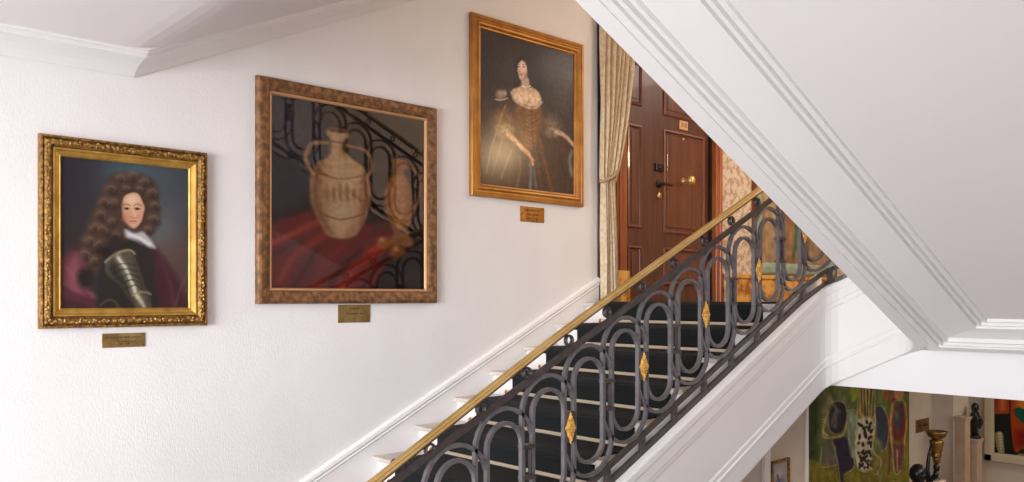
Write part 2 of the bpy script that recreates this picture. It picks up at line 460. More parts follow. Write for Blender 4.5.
# ------------------------------------------------------------------ painting on a dense grid of pigment
def noise2(a, b, sc, seed):
    rng = np.random.RandomState(seed); g = rng.rand(64, 64)
    x = a*sc; y = b*sc; xi = np.floor(x).astype(int); yi = np.floor(y).astype(int); fx = x-xi; fy = y-yi
    fx = fx*fx*(3-2*fx); fy = fy*fy*(3-2*fy); xi %= 64; yi %= 64; x2 = (xi+1) % 64; y2 = (yi+1) % 64
    return (g[xi,yi]*(1-fx)+g[x2,yi]*fx)*(1-fy)+(g[xi,y2]*(1-fx)+g[x2,y2]*fx)*fy
def smooth(P, closed):
    n = len(P)
    if n < 3 or n > 24: return P
    out = []; g = (lambda i: P[i % n]) if closed else (lambda i: P[min(max(i, 0), n-1)])
    for i in range(n if closed else n-1):
        a, b, c, d = g(i-1), g(i), g(i+1), g(i+2)
        for t in (0, .25, .5, .75):
            out.append(tuple(.5*((2*b[k])+(-a[k]+c[k])*t+(2*a[k]-5*b[k]+4*c[k]-d[k])*t*t+(-a[k]+3*b[k]-3*c[k]+d[k])*t**3) for k in (0, 1)))
    if not closed: out.append(P[-1])
    return out
class Canvas:
    """coordinates: a across 0..W, b down 0..H; any units"""
    def __init__(s, W, H, nx, ny, base, warp=0, seed=1, rect=None, org=(0,0), unit=1, wall_y=None):
        s.W, s.H, s.nx, s.ny = W, H, nx, ny
        a = np.linspace(0, W, nx); b = np.linspace(0, H, ny); s.A, s.B = np.meshgrid(a, b)
        s.a0, s.b0 = s.A.copy(), s.B.copy()
        if rect:      # rectified photo measurements: paint in measured units, laid flat on the canvas
            lo, hi, z0, z1 = rect; Y = lo+(hi-lo)*s.a0/W; Z = z1-(z1-z0)*s.b0/H-E
            X0 = 0
            if wall_y is not None: X0, Y = Y, wall_y
            d = .741*(S-X0)+.672*Y; r = -.672*(S-X0)+.741*Y
            s.A = (512+841*r/d-org[0])*unit; s.B = (299-841*Z/d-org[1])*unit
        if warp:
            s.A = s.A+warp*(noise2(s.a0, s.b0, 14/W, seed)-.5)*2; s.B = s.B+warp*(noise2(s.a0, s.b0, 14/W, seed+9)-.5)*2
        s.c = np.ones((ny, nx, 3))*np.array(base, float)
    def mix(s, al, col):
        al = np.clip(al, 0, 1)[..., None]; s.c = s.c*(1-al)+np.array(col, float)*al
    def ell(s, cx, cy, rx, ry, col, soft=.3, op=1, rot=0):
        t = math.radians(rot); dx, dy = s.A-cx, s.B-cy
        x = dx*math.cos(t)+dy*math.sin(t); y = -dx*math.sin(t)+dy*math.cos(t)
        d = np.sqrt((x/rx)**2+(y/ry)**2); s.mix((1+soft/2-d)/soft*op, col)
    def segd(s, p, q):
        vx, vy = q[0]-p[0], q[1]-p[1]; t = np.clip(((s.A-p[0])*vx+(s.B-p[1])*vy)/(vx*vx+vy*vy+1e-9), 0, 1)
        return np.hypot(s.A-p[0]-t*vx, s.B-p[1]-t*vy), t
    def poly(s, P, col, soft=1.5, op=1):
        P = smooth(P, True) if len(P) > 4 else P
        ins = np.zeros(s.A.shape, bool); dm = np.full(s.A.shape, 1e9)
        for i in range(len(P)):
            (x1, y1), (x2, y2) = P[i], P[(i+1) % len(P)]
            d, _ = s.segd(P[i], P[(i+1) % len(P)]); dm = np.minimum(dm, d)
            if y1 != y2:
                ins ^= ((y1 > s.B) != (y2 > s.B)) & (s.A < (x2-x1)*(s.B-y1)/(y2-y1)+x1)
        sd = np.where(ins, dm, -dm); s.mix((sd/soft+.5)*op, col)
    def line(s, P, w, col, soft=1.2, op=1, w2=None):
        P = smooth(P, False)
        al = np.zeros(s.A.shape); n = len(P)-1; w2 = w if w2 is None else w2
        for i in range(n):
            d, t = s.segd(P[i], P[i+1]); ww = w+(w2-w)*((i+t)/n); al = np.maximum(al, (ww/2-d)/soft+.5)
        s.mix(np.clip(al, 0, 1)*op, col)
    def grain(s, amt, sc, seed=3):
        s.c *= (1+amt*(noise2(s.a0, s.b0, sc, seed)-.5)*2)[..., None]
    def build(s, name, rect, x, m, parent, flip=False, axis='x'):
        """rect = (lo, hi, z bottom, z top) on a wall; axis x: wall plane x=const, spanning y; axis y: plane y=const, spanning x"""
        lo, hi, z0, z1 = rect; U = lo+(hi-lo)*s.a0/s.W; Z = z1-(z1-z0)*s.b0/s.H
        n = s.nx*s.ny; co = np.zeros((n, 3)); 
        if axis == 'x': co[:, 0] = x; co[:, 1] = U.ravel()
        else: co[:, 0] = U.ravel(); co[:, 1] = x
        co[:, 2] = Z.ravel()
        idx = np.arange(n).reshape(s.ny, s.nx)
        q = np.stack([idx[:-1,:-1], idx[1:,:-1], idx[1:,1:], idx[:-1,1:]], -1).reshape(-1, 4)
        me = bpy.data.meshes.new(name); me.vertices.add(n); me.vertices.foreach_set('co', co.ravel())
        me.loops.add(q.size); me.loops.foreach_set('vertex_index', q.ravel().astype(np.int32))
        me.polygons.add(len(q)); me.polygons.foreach_set('loop_start', np.arange(0, q.size, 4, dtype=np.int32))
        me.update(); me.validate()
        c = np.clip(s.c/255, 0, 1).reshape(-1, 3); l = np.where(c <= .04045, c/12.92, ((c+.055)/1.055)**2.4)
        at = me.color_attributes.new('paint', 'FLOAT_COLOR', 'POINT')
        at.data.foreach_set('color', np.concatenate([l, np.ones((n, 1))], 1).ravel().astype(np.float32))
        me.materials.append(m); o = bpy.data.objects.new(name, me); C.objects.link(o); o.parent = parent
        o.matrix_parent_inverse = parent.matrix_basis.inverted(); return o

def frame_sweep(b, rect, prof):
    """prof: (inset from the outer edge, height off the wall); rect outer on wall x=0"""
    y0, y1, z0, z1 = rect; rings = []
    for a, h in prof: rings.append([(h, y0+a, z0+a), (h, y1-a, z0+a), (h, y1-a, z1-a), (h, y0+a, z1-a)])
    v = [p for r in rings for p in r]; f = []
    for i in range(len(prof)-1):
        for j in range(4): f.append((i*4+j, i*4+(j+1) % 4, (i+1)*4+(j+1) % 4, (i+1)*4+j))
    b.add(v, f)
def along(rect, a, step):
    """points along a frame at inset a, with tangent (0 horizontal, 1 vertical)"""
    y0, y1, z0, z1 = rect; out = []
    ny = int((y1-y0-2*a)/step); nz = int((z1-z0-2*a)/step)
    for i in range(ny+1):
        y = y0+a+(y1-y0-2*a)*i/ny; out += [(y, z0+a, 0), (y, z1-a, 0)]
    for i in range(1, nz):
        z = z0+a+(z1-z0-2*a)*i/nz; out += [(y0+a, z, 1), (y1-a, z, 1)]
    return out
def zr(a, b): return (E+a, E+b)

# ---- portrait of the bewigged man
R = (1.088, 1.955, E-.152, E+.842)
t = tag(empty('portrait_painting', (0, 1.52, R[2])), 'portrait of a man in curly wig and armour, carved gold frame, farthest from the door', 'painting', 'old master pictures up the stair wall')
b = MB(); frame_sweep(b, R, [(0,0),(0,.03),(.006,.042),(.014,.044),(.018,.036),(.03,.050),(.046,.052),(.058,.038),(.062,.026)]); b.build('carved_frame', M['gold_carved'], t)
b = MB(); frame_sweep(b, R, [(.060,.02),(.062,.038),(.072,.040),(.078,.030),(.092,.022),(.098,.026),(.104,.018),(.104,.006)]); b.build('inner_frame', M['gold_frame'], t)
b = MB(); rnd = random.Random(2)
for (y, z, ver) in along(R, .037, .026):
    for q in range(2):
        dy, dz = rnd.uniform(-.010,.010), rnd.uniform(-.010,.010)
        s1, s2 = rnd.uniform(.006,.011), rnd.uniform(.005,.009)
        b.ball((.050, y+dy, z+dz), (.007, s1 if not ver else s2, s2 if not ver else s1), 1)
b.build('carved_leaves', M['leaves'], t)
PR = (R[0]+.100, R[1]-.100, R[2]+.100, R[3]-.100)
cv = Canvas(PR[1]-PR[0], PR[3]-PR[2], 250, 300, (50,46,51), warp=2.0, seed=5, rect=PR, org=(30,120), unit=2.01)
bg = cv.ell
cv.ell(240,110,110,70,(66,88,98),1.3,.9); cv.ell(165,110,50,30,(70,96,106),1.2,.7); cv.ell(270,200,70,90,(92,94,96),1.3,.75); cv.ell(262,240,40,30,(112,120,120),1.2,.5); cv.ell(310,120,50,60,(70,70,76),1.3,.6)
cv.ell(90,120,60,70,(54,46,54),1.2,.8); cv.ell(310,330,70,90,(84,62,60),1.2,.8); cv.ell(70,230,30,80,(58,48,50),1.1,.8); cv.ell(280,280,50,30,(104,80,70),1.3,.5)
cv.grain(.12,.035,2)
# wig: a big soft brown mass falling over the left shoulder
wig = (74,54,46)
for x, y, rx, ry in ((200,140,44,34),(180,150,36,40),(228,150,28,38),(238,185,22,44),(228,215,18,28),(165,180,28,44),(150,205,30,46),(135,235,30,44),(122,265,28,40),(112,295,24,36),(108,318,20,22),(150,240,30,34),(176,215,20,44)):
    cv.ell(x, y, rx, ry, wig, .5, .95)
rn = random.Random(12)
for x, y, r_ in ((182,118,13),(205,112,14),(228,124,13),(243,146,13),(249,172,12),(246,198,12),(236,220,11),(160,140,14),(148,166,14),(140,192,15),(128,216,15),(117,242,15),(108,270,14),(104,298,13),(146,222,13),(136,252,13),(126,282,12),(168,168,12),(162,204,12),(172,232,11),(150,262,11),(192,136,10),(218,140,9)):
    cv.ell(x-2, y-3, r_*.8, r_*.6, (116,92,74), 1.3, .5, rn.uniform(-40,40)); cv.ell(x+5, y+7, r_*.75, r_*.45, (40,28,27), 1.2, .5, rn.uniform(-40,40))
    cv.line([(x-r_*.7,y),(x-r_*.1,y-r_*.5),(x+r_*.6,y-r_*.1),(x+r_*.5,y+r_*.5)], 2.2, (140,116,92), 3, .35)
# mauve cloak at the left and the dark one at the right
cv.poly([(50,300),(66,272),(92,262),(112,300),(122,340),(160,392),(50,392)], (98,52,60), 12); cv.poly([(72,288),(92,270),(106,304),(112,340),(92,352),(70,330)], (134,76,86), 14, .8)
cv.line([(76,300),(104,334),(140,360)],7,(150,96,102),8,.5); cv.line([(58,330),(90,352),(150,374)],8,(72,38,42),8,.6); cv.poly([(50,350),(110,362),(170,392),(50,392)], (70,42,42), 12, .7)
cv.poly([(232,246),(262,268),(292,312),(312,360),(318,392),(230,392),(222,300)], (66,36,42), 14, .95); cv.line([(262,280),(280,330),(288,380)],8,(90,52,56),9,.6); cv.line([(318,300),(300,340),(290,372)],4,(120,92,82),5,.4)
# cuirass
cv.poly([(140,300),(146,272),(168,252),(200,240),(230,248),(246,280),(250,340),(252,392),(140,392)], (44,38,37), 12)
cv.ell(112,318,18,22,(42,32,32),.7,.9)
cv.poly([(150,296),(156,276),(176,264),(196,262),(208,272),(218,304),(236,350),(242,378),(226,384),(212,380),(196,352),(172,326),(156,312)], (84,76,62), 7)
cv.poly([(156,300),(166,284),(178,300),(200,342),(210,366),(196,350),(170,322)], (50,46,40), 9, .8); cv.poly([(204,274),(216,300),(234,346),(238,372),(228,352),(212,314)], (60,54,46), 7, .8)
cv.line([(174,270),(186,292),(200,326),(220,366)],11,(150,146,128),9,.8); cv.line([(178,276),(190,300),(203,330),(216,356)],5,(222,218,200),5,.85)
for q in range(5): cv.line([(160+q*6,300+q*10),(184+q*6,289+q*11),(208+q*5,292+q*13)],2.2,(34,30,27),3,.7); 
cv.line([(150,286),(172,268),(198,262),(208,268)],4,(168,152,112),4,.85); cv.line([(206,352),(222,346),(240,350)],4,(150,134,96),4,.85); cv.line([(214,356),(230,380)],6,(190,182,158),5,.8)
cv.line([(140,372),(160,362),(176,372),(168,384)],4,(110,96,60),5,.6); cv.ell(150,262,20,12,(36,28,28),1,.8); cv.ell(168,246,14,16,(48,36,34),.9,.9)
# neck cloth
cv.poly([(188,220),(206,226),(226,224),(240,238),(252,258),(238,256),(222,246),(204,240),(190,234)], (176,172,172), 6); cv.line([(196,230),(218,236),(240,250)],5,(232,228,228),6,.9); cv.line([(204,240),(224,250)],3,(126,118,116),4,.6)
# face
cv.poly([(183,172),(184,158),(192,149),(206,146),(219,152),(226,164),(228,180),(226,196),(219,211),(207,218),(195,212),(186,200),(182,186)], (208,158,126), 4)
cv.ell(204,161,15,10,(230,190,158),1,.9); cv.ell(190,196,8,9,(192,118,94),1.1,.55); cv.ell(220,193,6,8,(210,142,114),1.1,.5); cv.ell(206,211,9,5,(214,166,138),1,.7); cv.ell(214,178,7,9,(224,178,146),1.1,.6)
cv.line([(184,166),(184,188),(189,205),(198,215)],5,(130,86,66),6,.55)
cv.ell(193,177,5.5,2.6,(112,74,58),.8); cv.ell(215,177.5,5.5,2.6,(112,74,58),.8); cv.ell(193.5,177,2.4,2,(36,26,26),.7); cv.ell(215.5,177.5,2.4,2,(36,26,26),.7)
cv.line([(186,170.5),(193,168),(200,170.5)],1.6,(104,72,56),2,.75); cv.line([(209,171),(216,168.5),(223,172)],1.6,(104,72,56),2,.75)
cv.line([(204,174),(207,184),(209,192)],3,(232,192,160),3,.7); cv.line([(201,195),(206,197),(212,195)],1.7,(150,92,74),2,.7); cv.line([(198,204.5),(205,203.4),(212,204.5)],2.6,(172,80,72),2,.9); cv.line([(200,208),(210,208)],1.5,(180,124,100),2,.6)
cv.line([(180,196),(180,170),(187,152),(200,143),(216,146),(228,158),(233,178),(230,202),(222,216)],5,(70,50,43),5,.85)
cv.grain(.10,.16,7)
cv.build('painted_canvas', PR, .012, paint_mat('oil_portrait_man', .4, .12, .25), t)

# ---- large still life (generic stand-in) with glass
R = (2.259, 3.604, E-.03, E+1.348)
t = tag(empty('still_life_painting', (0, 2.93, R[2])), 'large glazed painting with pale jar and red cloth in mottled bronze frame', 'painting', 'old master pictures up the stair wall')
b = MB(); frame_sweep(b, R, [(0,0),(0,.03),(.008,.045),(.02,.050),(.05,.046),(.072,.036),(.080,.030),(.080,.02)]); b.build('frame', M['bronze_frame'], t)
b = MB(); frame_sweep(b, R, [(.080,.018),(.082,.030),(.094,.024),(.100,.010)])
for (y, z, ver) in along(R, .088, .0165): b.ball((.031, y, z), .0062, 1)
b.build('beading', M['bead'], t)
cv = Canvas(158, 190, 230, 270, (46,34,30), warp=.8, seed=11)
cv.poly([(0,0),(52,0),(50,60),(30,110),(0,120)], (62,58,66), 14); cv.ell(26,44,26,44,(74,70,80),1,.7); cv.ell(110,30,30,36,(40,28,24),1,.8)
cv.line([(60,0),(64,24),(58,60)],10,(84,66,50),8,.6); cv.line([(76,0),(74,22)],8,(92,70,52),7,.5)
cv.poly([(104,18),(118,14),(120,120),(100,124)], (34,24,20), 4); cv.ell(60,150,60,40,(60,26,24),.8)
# draped red cloth over a ledge
cv.poly([(0,132),(20,118),(46,108),(70,112),(96,120),(118,118),(128,136),(118,160),(96,190),(0,190)], (128,36,30), 7)
for P_, c_, w_ in (([(2,146),(22,134),(50,118)],(196,72,54),6),([(8,182),(24,156),(50,136),(60,126)],(178,62,50),7),([(40,190),(52,164),(72,142)],(150,44,36),8),([(66,190),(84,168),(104,150),(124,136)],(190,52,38),8),([(20,190),(34,168),(44,150)],(92,24,22),6),([(56,190),(66,170),(88,150)],(84,20,20),5),([(92,186),(108,164),(124,146)],(92,22,20),5),([(96,150),(112,140),(126,140)],(206,58,38),7),([(0,160),(14,150),(30,142)],(100,30,28),4)):
    cv.line(P_, w_, c_, w_*.9, .85)
# pale alabaster jar with two handles, standing on the cloth
jar = [(56,24),(72,24),(75,30),(70,36),(70,46),(80,54),(92,62),(98,80),(97,100),(90,122),(80,136),(56,136),(46,122),(38,104),(36,82),(42,64),(54,54),(58,46),(58,36),(53,30)]
cv.poly(jar, (212,166,116), 3.5)
cv.poly([(60,30),(68,30),(68,50),(80,60),(86,80),(82,110),(70,132),(62,132),(56,110),(54,80),(58,60)], (236,200,152), 9, .8)
cv.poly([(40,70),(48,62),(46,100),(58,132),(48,124),(38,104)], (150,98,62), 6, .7); cv.poly([(90,64),(98,80),(97,100),(88,126),(88,100)], (160,106,66), 5, .7)
cv.ell(64,25,9,2.6,(120,80,50),.5); cv.line([(53,36),(64,38),(75,36)],1.6,(140,94,60),1.4,.8); cv.line([(42,70),(66,76),(93,68)],1.8,(160,112,74),1.6,.8); cv.line([(44,112),(66,118),(92,110)],1.8,(150,100,64),1.6,.8)
for xq in range(46,92,7): cv.ell(xq,92+2*math.sin(xq),2.6,9,(184,134,88),.9,.7)
cv.line([(54,40),(38,44),(32,60),(40,74)],4,(196,148,100),2.5); cv.line([(74,40),(94,44),(100,60),(94,70)],4,(180,130,84),2.5)
# ochre pitcher and fruit at right
cv.poly([(122,48),(134,46),(142,52),(136,60),(144,78),(146,104),(140,126),(146,142),(120,142),(124,126),(114,108),(114,82),(124,62)], (170,106,58), 4)
cv.poly([(126,66),(134,64),(138,84),(136,112),(128,124),(122,104),(120,84)], (206,140,80), 6, .8); cv.line([(142,54),(154,66),(152,90),(146,98)],4,(150,90,48),3)
cv.ell(112,140,8,7,(180,110,50),.6); cv.ell(110,137,3,2.4,(226,170,96),1,.8); cv.ell(128,150,9,8,(160,92,44),.6); cv.ell(126,146,3.5,3,(214,150,84),1,.8); cv.line([(100,128),(114,120),(118,126)],2.4,(70,60,34),2)
cv.poly([(118,158),(158,150),(158,190),(100,190)], (36,24,24), 7, .9); cv.ell(140,172,16,12,(54,46,56),1.2,.6)
cv.grain(.07,.3,4); cv.c *= 1.1
cv.build('painted_canvas', (R[0]+.098, R[1]-.098, R[2]+.098, R[3]-.098), .008, paint_mat('oil_still_life', .5), t)
bx('glass_pane', M['glass'], .014, .016, R[0]+.094, R[1]-.094, R[2]+.094, R[3]-.094, parent=t)

# ---- portrait of the lady
R = (3.924, 5.125, E+.761, E+2.109)
t = tag(empty('portrait_painting', (0, 4.52, R[2])), 'portrait of a dark-haired lady with pearls in plain ochre frame beside the curtain', 'painting', 'old master pictures up the stair wall')
b = MB(); frame_sweep(b, R, [(0,0),(0,.028),(.006,.038),(.030,.042),(.036,.034),(.044,.034),(.060,.044),(.072,.040),(.086,.024),(.094,.022),(.098,.012)]); b.build('frame', M['ochre_frame'], t)
RI = (R[0]+.094, R[1]-.094, R[2]+.094, R[3]-.094)
cv = Canvas(96, 122, 240, 300, (52,42,42), warp=1.5, seed=21, rect=RI, org=(470,8), unit=4.725)
L2 = lambda P_: [(x*1.274, y*1.274+434.7) for x, y in P_]
cv.ell(140,170,160,200,(50,42,44),1.2,.8); cv.ell(450,330,70,170,(62,54,52),1.1,.8); cv.ell(470,330,40,50,(84,74,68),1.2,.5); cv.ell(440,430,50,60,(72,60,54),1.2,.6)
cv.ell(280,330,60,120,(20,14,16),.9,.9)
cv.poly(L2([(120,10),(170,-20),(250,10),(290,60),(330,90),(345,140),(370,200),(400,360),(50,330),(60,220),(90,100)]), (70,48,34), 50)
cv.poly(L2([(170,0),(200,20),(250,5),(262,70),(245,150),(215,190),(180,140),(165,60)]), (120,78,44), 18)
for q in range(11): cv.line(L2([(205,15+q*15),(220,22+q*15),(238,14+q*15)]),5,(168,124,78),5,.6)
cv.line(L2([(222,0),(226,90),(232,180)]),6,(84,50,30),6,.6)
# hair behind, face, neck
cv.ell(262,288,54,62,(15,10,11),.3); cv.ell(290,350,36,70,(15,10,11),.4); cv.ell(302,400,18,36,(15,10,11),.5); cv.ell(216,372,16,30,(20,14,15),.6,.9)
for q in range(7): cv.line([(284+q*6,270+q*6),(292+q*5,320+q*9),(284+q*4,380+q*5)],3,(58,40,36),4,.4)
cv.poly([(236,330),(268,326),(276,360),(292,382),(220,388),(238,362)], (196,162,138), 10)
cv.poly([(222,262),(232,248),(252,250),(264,272),(264,304),(254,330),(240,342),(228,334),(222,312),(217,296),(221,284)], (222,188,164), 9)
cv.ell(246,280,14,26,(236,206,182),1,.6); cv.ell(254,318,12,16,(180,136,116),1,.6)
cv.line([(222,280),(232,277)],4,(66,42,38),3.5,.9); cv.line([(244,279),(256,280)],4,(66,42,38),3.5,.9); cv.line([(221,270),(233,267)],3,(110,80,64),3,.7); cv.line([(242,268),(258,271)],3,(110,80,64),3,.7)
cv.line([(233,282),(227,300),(233,305)],4,(200,156,130),4,.8); cv.line([(228,317),(242,317)],4,(160,76,70),4,.85); cv.line([(266,300),(262,326),(246,342)],7,(150,108,90),8,.6)
cv.line([(224,258),(240,244),(262,258),(272,290),(272,330)],9,(18,12,14),8,.9); cv.ell(280,400,16,34,(18,13,15),.7,.9)
cv.poly([(196,386),(236,374),(290,378),(322,402),(330,440),(308,466),(262,462),(216,446),(196,416)], (216,182,150), 12)
cv.ell(244,426,30,22,(234,204,172),1,.6); cv.ell(294,432,28,22,(230,198,166),1,.6); cv.line([(270,412),(272,448)],6,(176,136,108),7,.6)
for q in range(8): cv.ell(243+q*5,370+5*math.sin(q*PI/7),3.2,3.2,(236,226,212),.6)
cv.line([(190,400),(206,440),(250,466),(304,474),(334,446)],10,(206,190,166),8,.8)
cv.ell(138,410,24,22,(160,134,118),.7,.9); cv.line([(116,432),(140,436),(172,428)],7,(214,198,180),6,.8); cv.ell(160,404,10,14,(196,176,156),1,.6)
# sleeves and arms
cv.ell(150,540,56,60,(124,86,54),.8,.9); cv.ell(160,580,46,34,(196,172,140),.9,.6); cv.ell(380,560,42,50,(112,94,82),.9,.8); cv.ell(386,590,30,22,(170,154,140),1,.6)
cv.line(L2([(140,128),(175,165),(212,200)]),26,(218,168,122),10,1,18); cv.line(L2([(208,196),(222,215),(228,240)]),13,(208,158,114),8); cv.line(L2([(216,204),(234,226)]),6,(196,144,102),5)
cv.line(L2([(318,118),(352,138),(378,168)]),22,(196,160,130),9,1,14); cv.line(L2([(378,166),(388,186),(384,200)]),12,(184,148,120),8)
for P_, c_, w_ in (([(128,20),(112,60),(96,110),(70,200),(58,270)],(158,136,112),7),([(150,60),(120,130),(100,200),(80,280)],(132,110,90),6),([(150,190),(130,240),(112,290)],(150,128,98),10),([(180,210),(182,260),(170,320)],(130,98,64),9),([(218,240),(222,280),(218,330)],(122,136,152),12),([(234,250),(238,300),(242,335)],(100,110,126),9),([(372,190),(366,230),(374,280)],(134,140,146),13),([(386,200),(390,240),(384,280)],(112,116,122),9),([(255,150),(270,230),(300,330)],(122,80,44),14),([(236,170),(250,250),(262,335)],(96,62,38),12),([(160,160),(150,230),(146,320)],(86,58,38),12),([(330,200),(346,270),(350,330)],(56,42,34),14),([(300,120),(310,200),(330,300)],(66,46,34),12)):
    cv.line(L2(P_), w_, c_, w_, .7)
cv.grain(.14,.5,8)
cv.build('painted_canvas', RI, .012, paint_mat('oil_portrait_lady', .5, .34, .2), t)

# ------------------------------------------------------------------ lettering and plaques
def letters(txt, size, loc, m, parent, name='lettering', rot=(PI/2, 0, PI/2), ext=.0006, sx=1):
    cu = bpy.data.curves.new(name, 'FONT'); cu.body = txt; cu.size = size; cu.extrude = ext; cu.align_x = 'CENTER'; cu.align_y = 'CENTER'
    o = bpy.data.objects.new(name, cu); C.objects.link(o); bpy.context.view_layer.update()
    dg = bpy.context.evaluated_depsgraph_get(); me = bpy.data.meshes.new_from_object(o.evaluated_get(dg)); C.objects.unlink(o); bpy.data.objects.remove(o)
    n = bpy.data.objects.new(name, me); me.materials.clear(); me.materials.append(m); C.objects.link(n)
    n.location = loc; n.rotation_euler = rot; n.scale = (sx, 1, 1); n.parent = parent
    n.matrix_parent_inverse = parent.matrix_basis.inverted(); return n
def plaque(y0, y1, z0, z1, m, lines, label, x=.0):
    t = tag(empty('brass_plaque', (x, (y0+y1)/2, z0)), label, 'plaque', 'name plaques below the pictures')
    bx('plate', m, x, x+.006, y0, y1, z0, z1, parent=t, bev=.0015)
    for y in (y0+.010, y1-.010):
        for z in (z0+.010, z1-.010): b = MB(); b.ball((x+.006, y, z), (.002,.003,.003), 1); b.build('screw', M['dark_metal'], t)
    for txt, sz, fz, dy, sx in lines: letters(txt, sz, (x+.0066, (y0+y1)/2+dy, z0+(z1-z0)*fz), M['ink'], t, sx=sx)
plaque(1.394, 1.616, E-.262, E-.185, M['plaque'], [('ANTOINE, JEAN HENRI DE RAVAT', .0165, .70, 0, .78), ('The Grand Marechal', .013, .42, .012, .95), ('(1664 - 1728)', .012, .24, .0, .95)], 'narrow brass plaque with three engraved lines under the portrait of the man')
plaque(2.826, 3.068, E-.155, E-.038, M['plaque'], [('La toilette', .018, .80, 0, 1), ('Ecole Venitienne  XVI', .014, .50, 0, 1.0)], 'pale square brass plaque partly tucked under the bronze framed picture')
plaque(4.438, 4.694, E+.605, E+.724, M['plaque_dark'], [('HENRIETTE DE', .022, .76, 0, 1.1), ('Duchesse d\'Orleans', .017, .48, 0, 1.1), ('(1644 - 1670)', .015, .24, 0, 1.1)], 'dark golden plaque engraved with small lines under the portrait of the lady')

# ------------------------------------------------------------------ the flat door
D = struct(empty('door_1', (-.08, 6.4, Z0))); dz0, dz1 = Z0+.005, Z0+2.3
DX = -.055   # front of the leaf
y0, y1 = 5.70, 7.02
bx('door_leaf', M['wood'], DX-.06, DX, y0, y1, dz0, dz1, parent=D)
def panel(ya, yb, za, zb_):
    b = MB()
    for (a, h, ) in (): pass
    rings = [(0,0),(.004,.012),(.018,.016),(.028,.008),(.034,.0)]
    v = []; f = []
    for a, h in rings: v += [(DX+h, ya+a, za+a), (DX+h, yb-a, za+a), (DX+h, yb-a, zb_-a), (DX+h, ya+a, zb_-a)]
    for i in range(len(rings)-1):
        for j in range(4): f.append((i*4+j, i*4+(j+1) % 4, (i+1)*4+(j+1) % 4, (i+1)*4+j))
    b.add(v, f); b.build('panel_moulding', M['wood_mold'], D)
    bx('panel', M['wood_panel'], DX-.002, DX+.006, ya+.06, yb-.06, za+.06, zb_-.06, parent=D, bev=.004)
sc = 1.011
for ya, yb in ((5.78, 5.985),):
    panel(ya, yb, E+.635, E+1.57); panel(ya, yb, E+1.74, dz1-.13); panel(ya, yb, Z0+.16, E+.48)
for ya, yb in ((6.30, 6.955),):
    panel(ya, yb, E+.61, E+1.585); panel(ya, yb, E+1.71, dz1-.13); panel(ya, yb, Z0+.16, E+.48)
b = MB()
b.box(-.12, .02, 5.56, 5.70, Z0+.26, Z0+2.42, bev=.006); b.box(-.12, .03, 5.585, 5.62, Z0+.26, Z0+2.42, bev=.01)
b.box(-.12, .02, 7.05, 7.16, Z0, Z0+2.42, bev=.006); b.box(-.12, .035, 7.10, 7.14, Z0, Z0+2.42, bev=.01)
b.box(-.12, .02, 5.56, 7.16, Z0+2.31, Z0+2.42, bev=.006)
b.build('door_casing', M['casing'], D)
bx('casing_plinth', M['dado'], -.12, .045, 5.545, 5.71, Z0, Z0+.28, parent=D, bev=.006)
b = MB(); b.box(-.12, -.03, 7.02, 7.045, Z0, dz1); b.build('door_gap_strip', M['dark_metal'], D)  # dark strip standing in for the shaded gap between leaf and casing
# ironmongery
z = E+1.06; y = 6.23
b = MB(); b.lathe([(.001,0),(.036,0),(.036,.008),(.03,.012),(.014,.014),(.012,.05),(.001,.052)], (DX, y, z), 20, 'x')
b.tube([(DX+.045, y, z), (DX+.052, y+.03, z+.006), (DX+.052, y+.08, z+.004), (DX+.050, y+.13, z-.006), (DX+.048, y+.165, z+.008)], [.012,.012,.010,.009,.006])
b.build('door_handle', M['dark_metal'], D, True)
b = MB(); b.box(DX, DX+.02, y-.055, y+.065, z+.12, z+.195, bev=.008); b.ball((DX+.02, y, z+.155), (.012,.02,.02), 2); b.build('upper_lock', M['dark_metal'], D)
b = MB(); b.lathe([(.001,0),(.032,0),(.034,.006),(.026,.014),(.001,.016)], (DX, y+.01, z-.105), 20, 'x'); b.build('lock_rosette', M['plaque'], D, True)
b = MB(); b.lathe([(.001,0),(.034,0),(.034,.008),(.016,.014),(.014,.045),(.026,.06),(.040,.078),(.044,.098),(.036,.116),(.018,.124),(.001,.126)], (DX, 6.61, E+1.125), 24, 'x'); b.build('centre_knob', M['brass'], D, True)
b = MB(); b.lathe([(.001,0),(.014,0),(.014,.006),(.001,.008)], (DX, 6.61, E+1.525), 14, 'x'); b.build('peephole', M['brass'], D, True)
np_ = bx('number_plate', M['bead'], DX, DX+.008, 6.545, 6.675, E+1.615, E+1.70, parent=D, bev=.002)
letters('310', .062, (DX+.009, 6.61, E+1.657), M['ink'], D, name='number_lettering')

# ochre marble dado right of the door
b = MB(); b.box(0, .04, 7.17, 11.0, Z0, Z0+.24, bev=.006); b.box(0, .055, 7.17, 11.0, Z0+.24, Z0+.285, bev=.008)
struct(b.build('baseboard_landing', M['dado']))

# ------------------------------------------------------------------ curtain
cu = tag(empty('tied_curtain', (.06, 5.45, Z0)), 'beige damask curtain gathered and tied back beside the mahogany door', 'curtain')
rings = []; N = 90
ztop = Z0+2.62
def edges(z):
    h = z-Z0
    yl = 5.295
    if h > 1.05:
        t = (h-1.05)/(2.62-1.05); yr = 5.455+.27*(t**.62)+(.05*t)
    else: yr = 5.445+.045*min(1, (1.05-h)/.9)
    return yl+(.02 if h < 1.05 else 0), yr
for i in range(46):
    z = Z0+.03+(ztop-Z0-.03)*i/45; a, b_ = edges(z); ring = []
    h = z-Z0; amp = .022+.012*min(1, abs(h-1.08)/.5)
    for j in range(N+1):
        u = j/N
        ring.append((.075+amp*math.sin(u*2*PI*6.5+.5*math.sin(h*2.1))+.010*math.sin(u*31+h*1.7), a+(b_-a)*u, z))
    rings.append(ring)
b = MB(); b.loft(rings, closed_ring=False); o = b.build('drape', M['curtain'], cu, True)
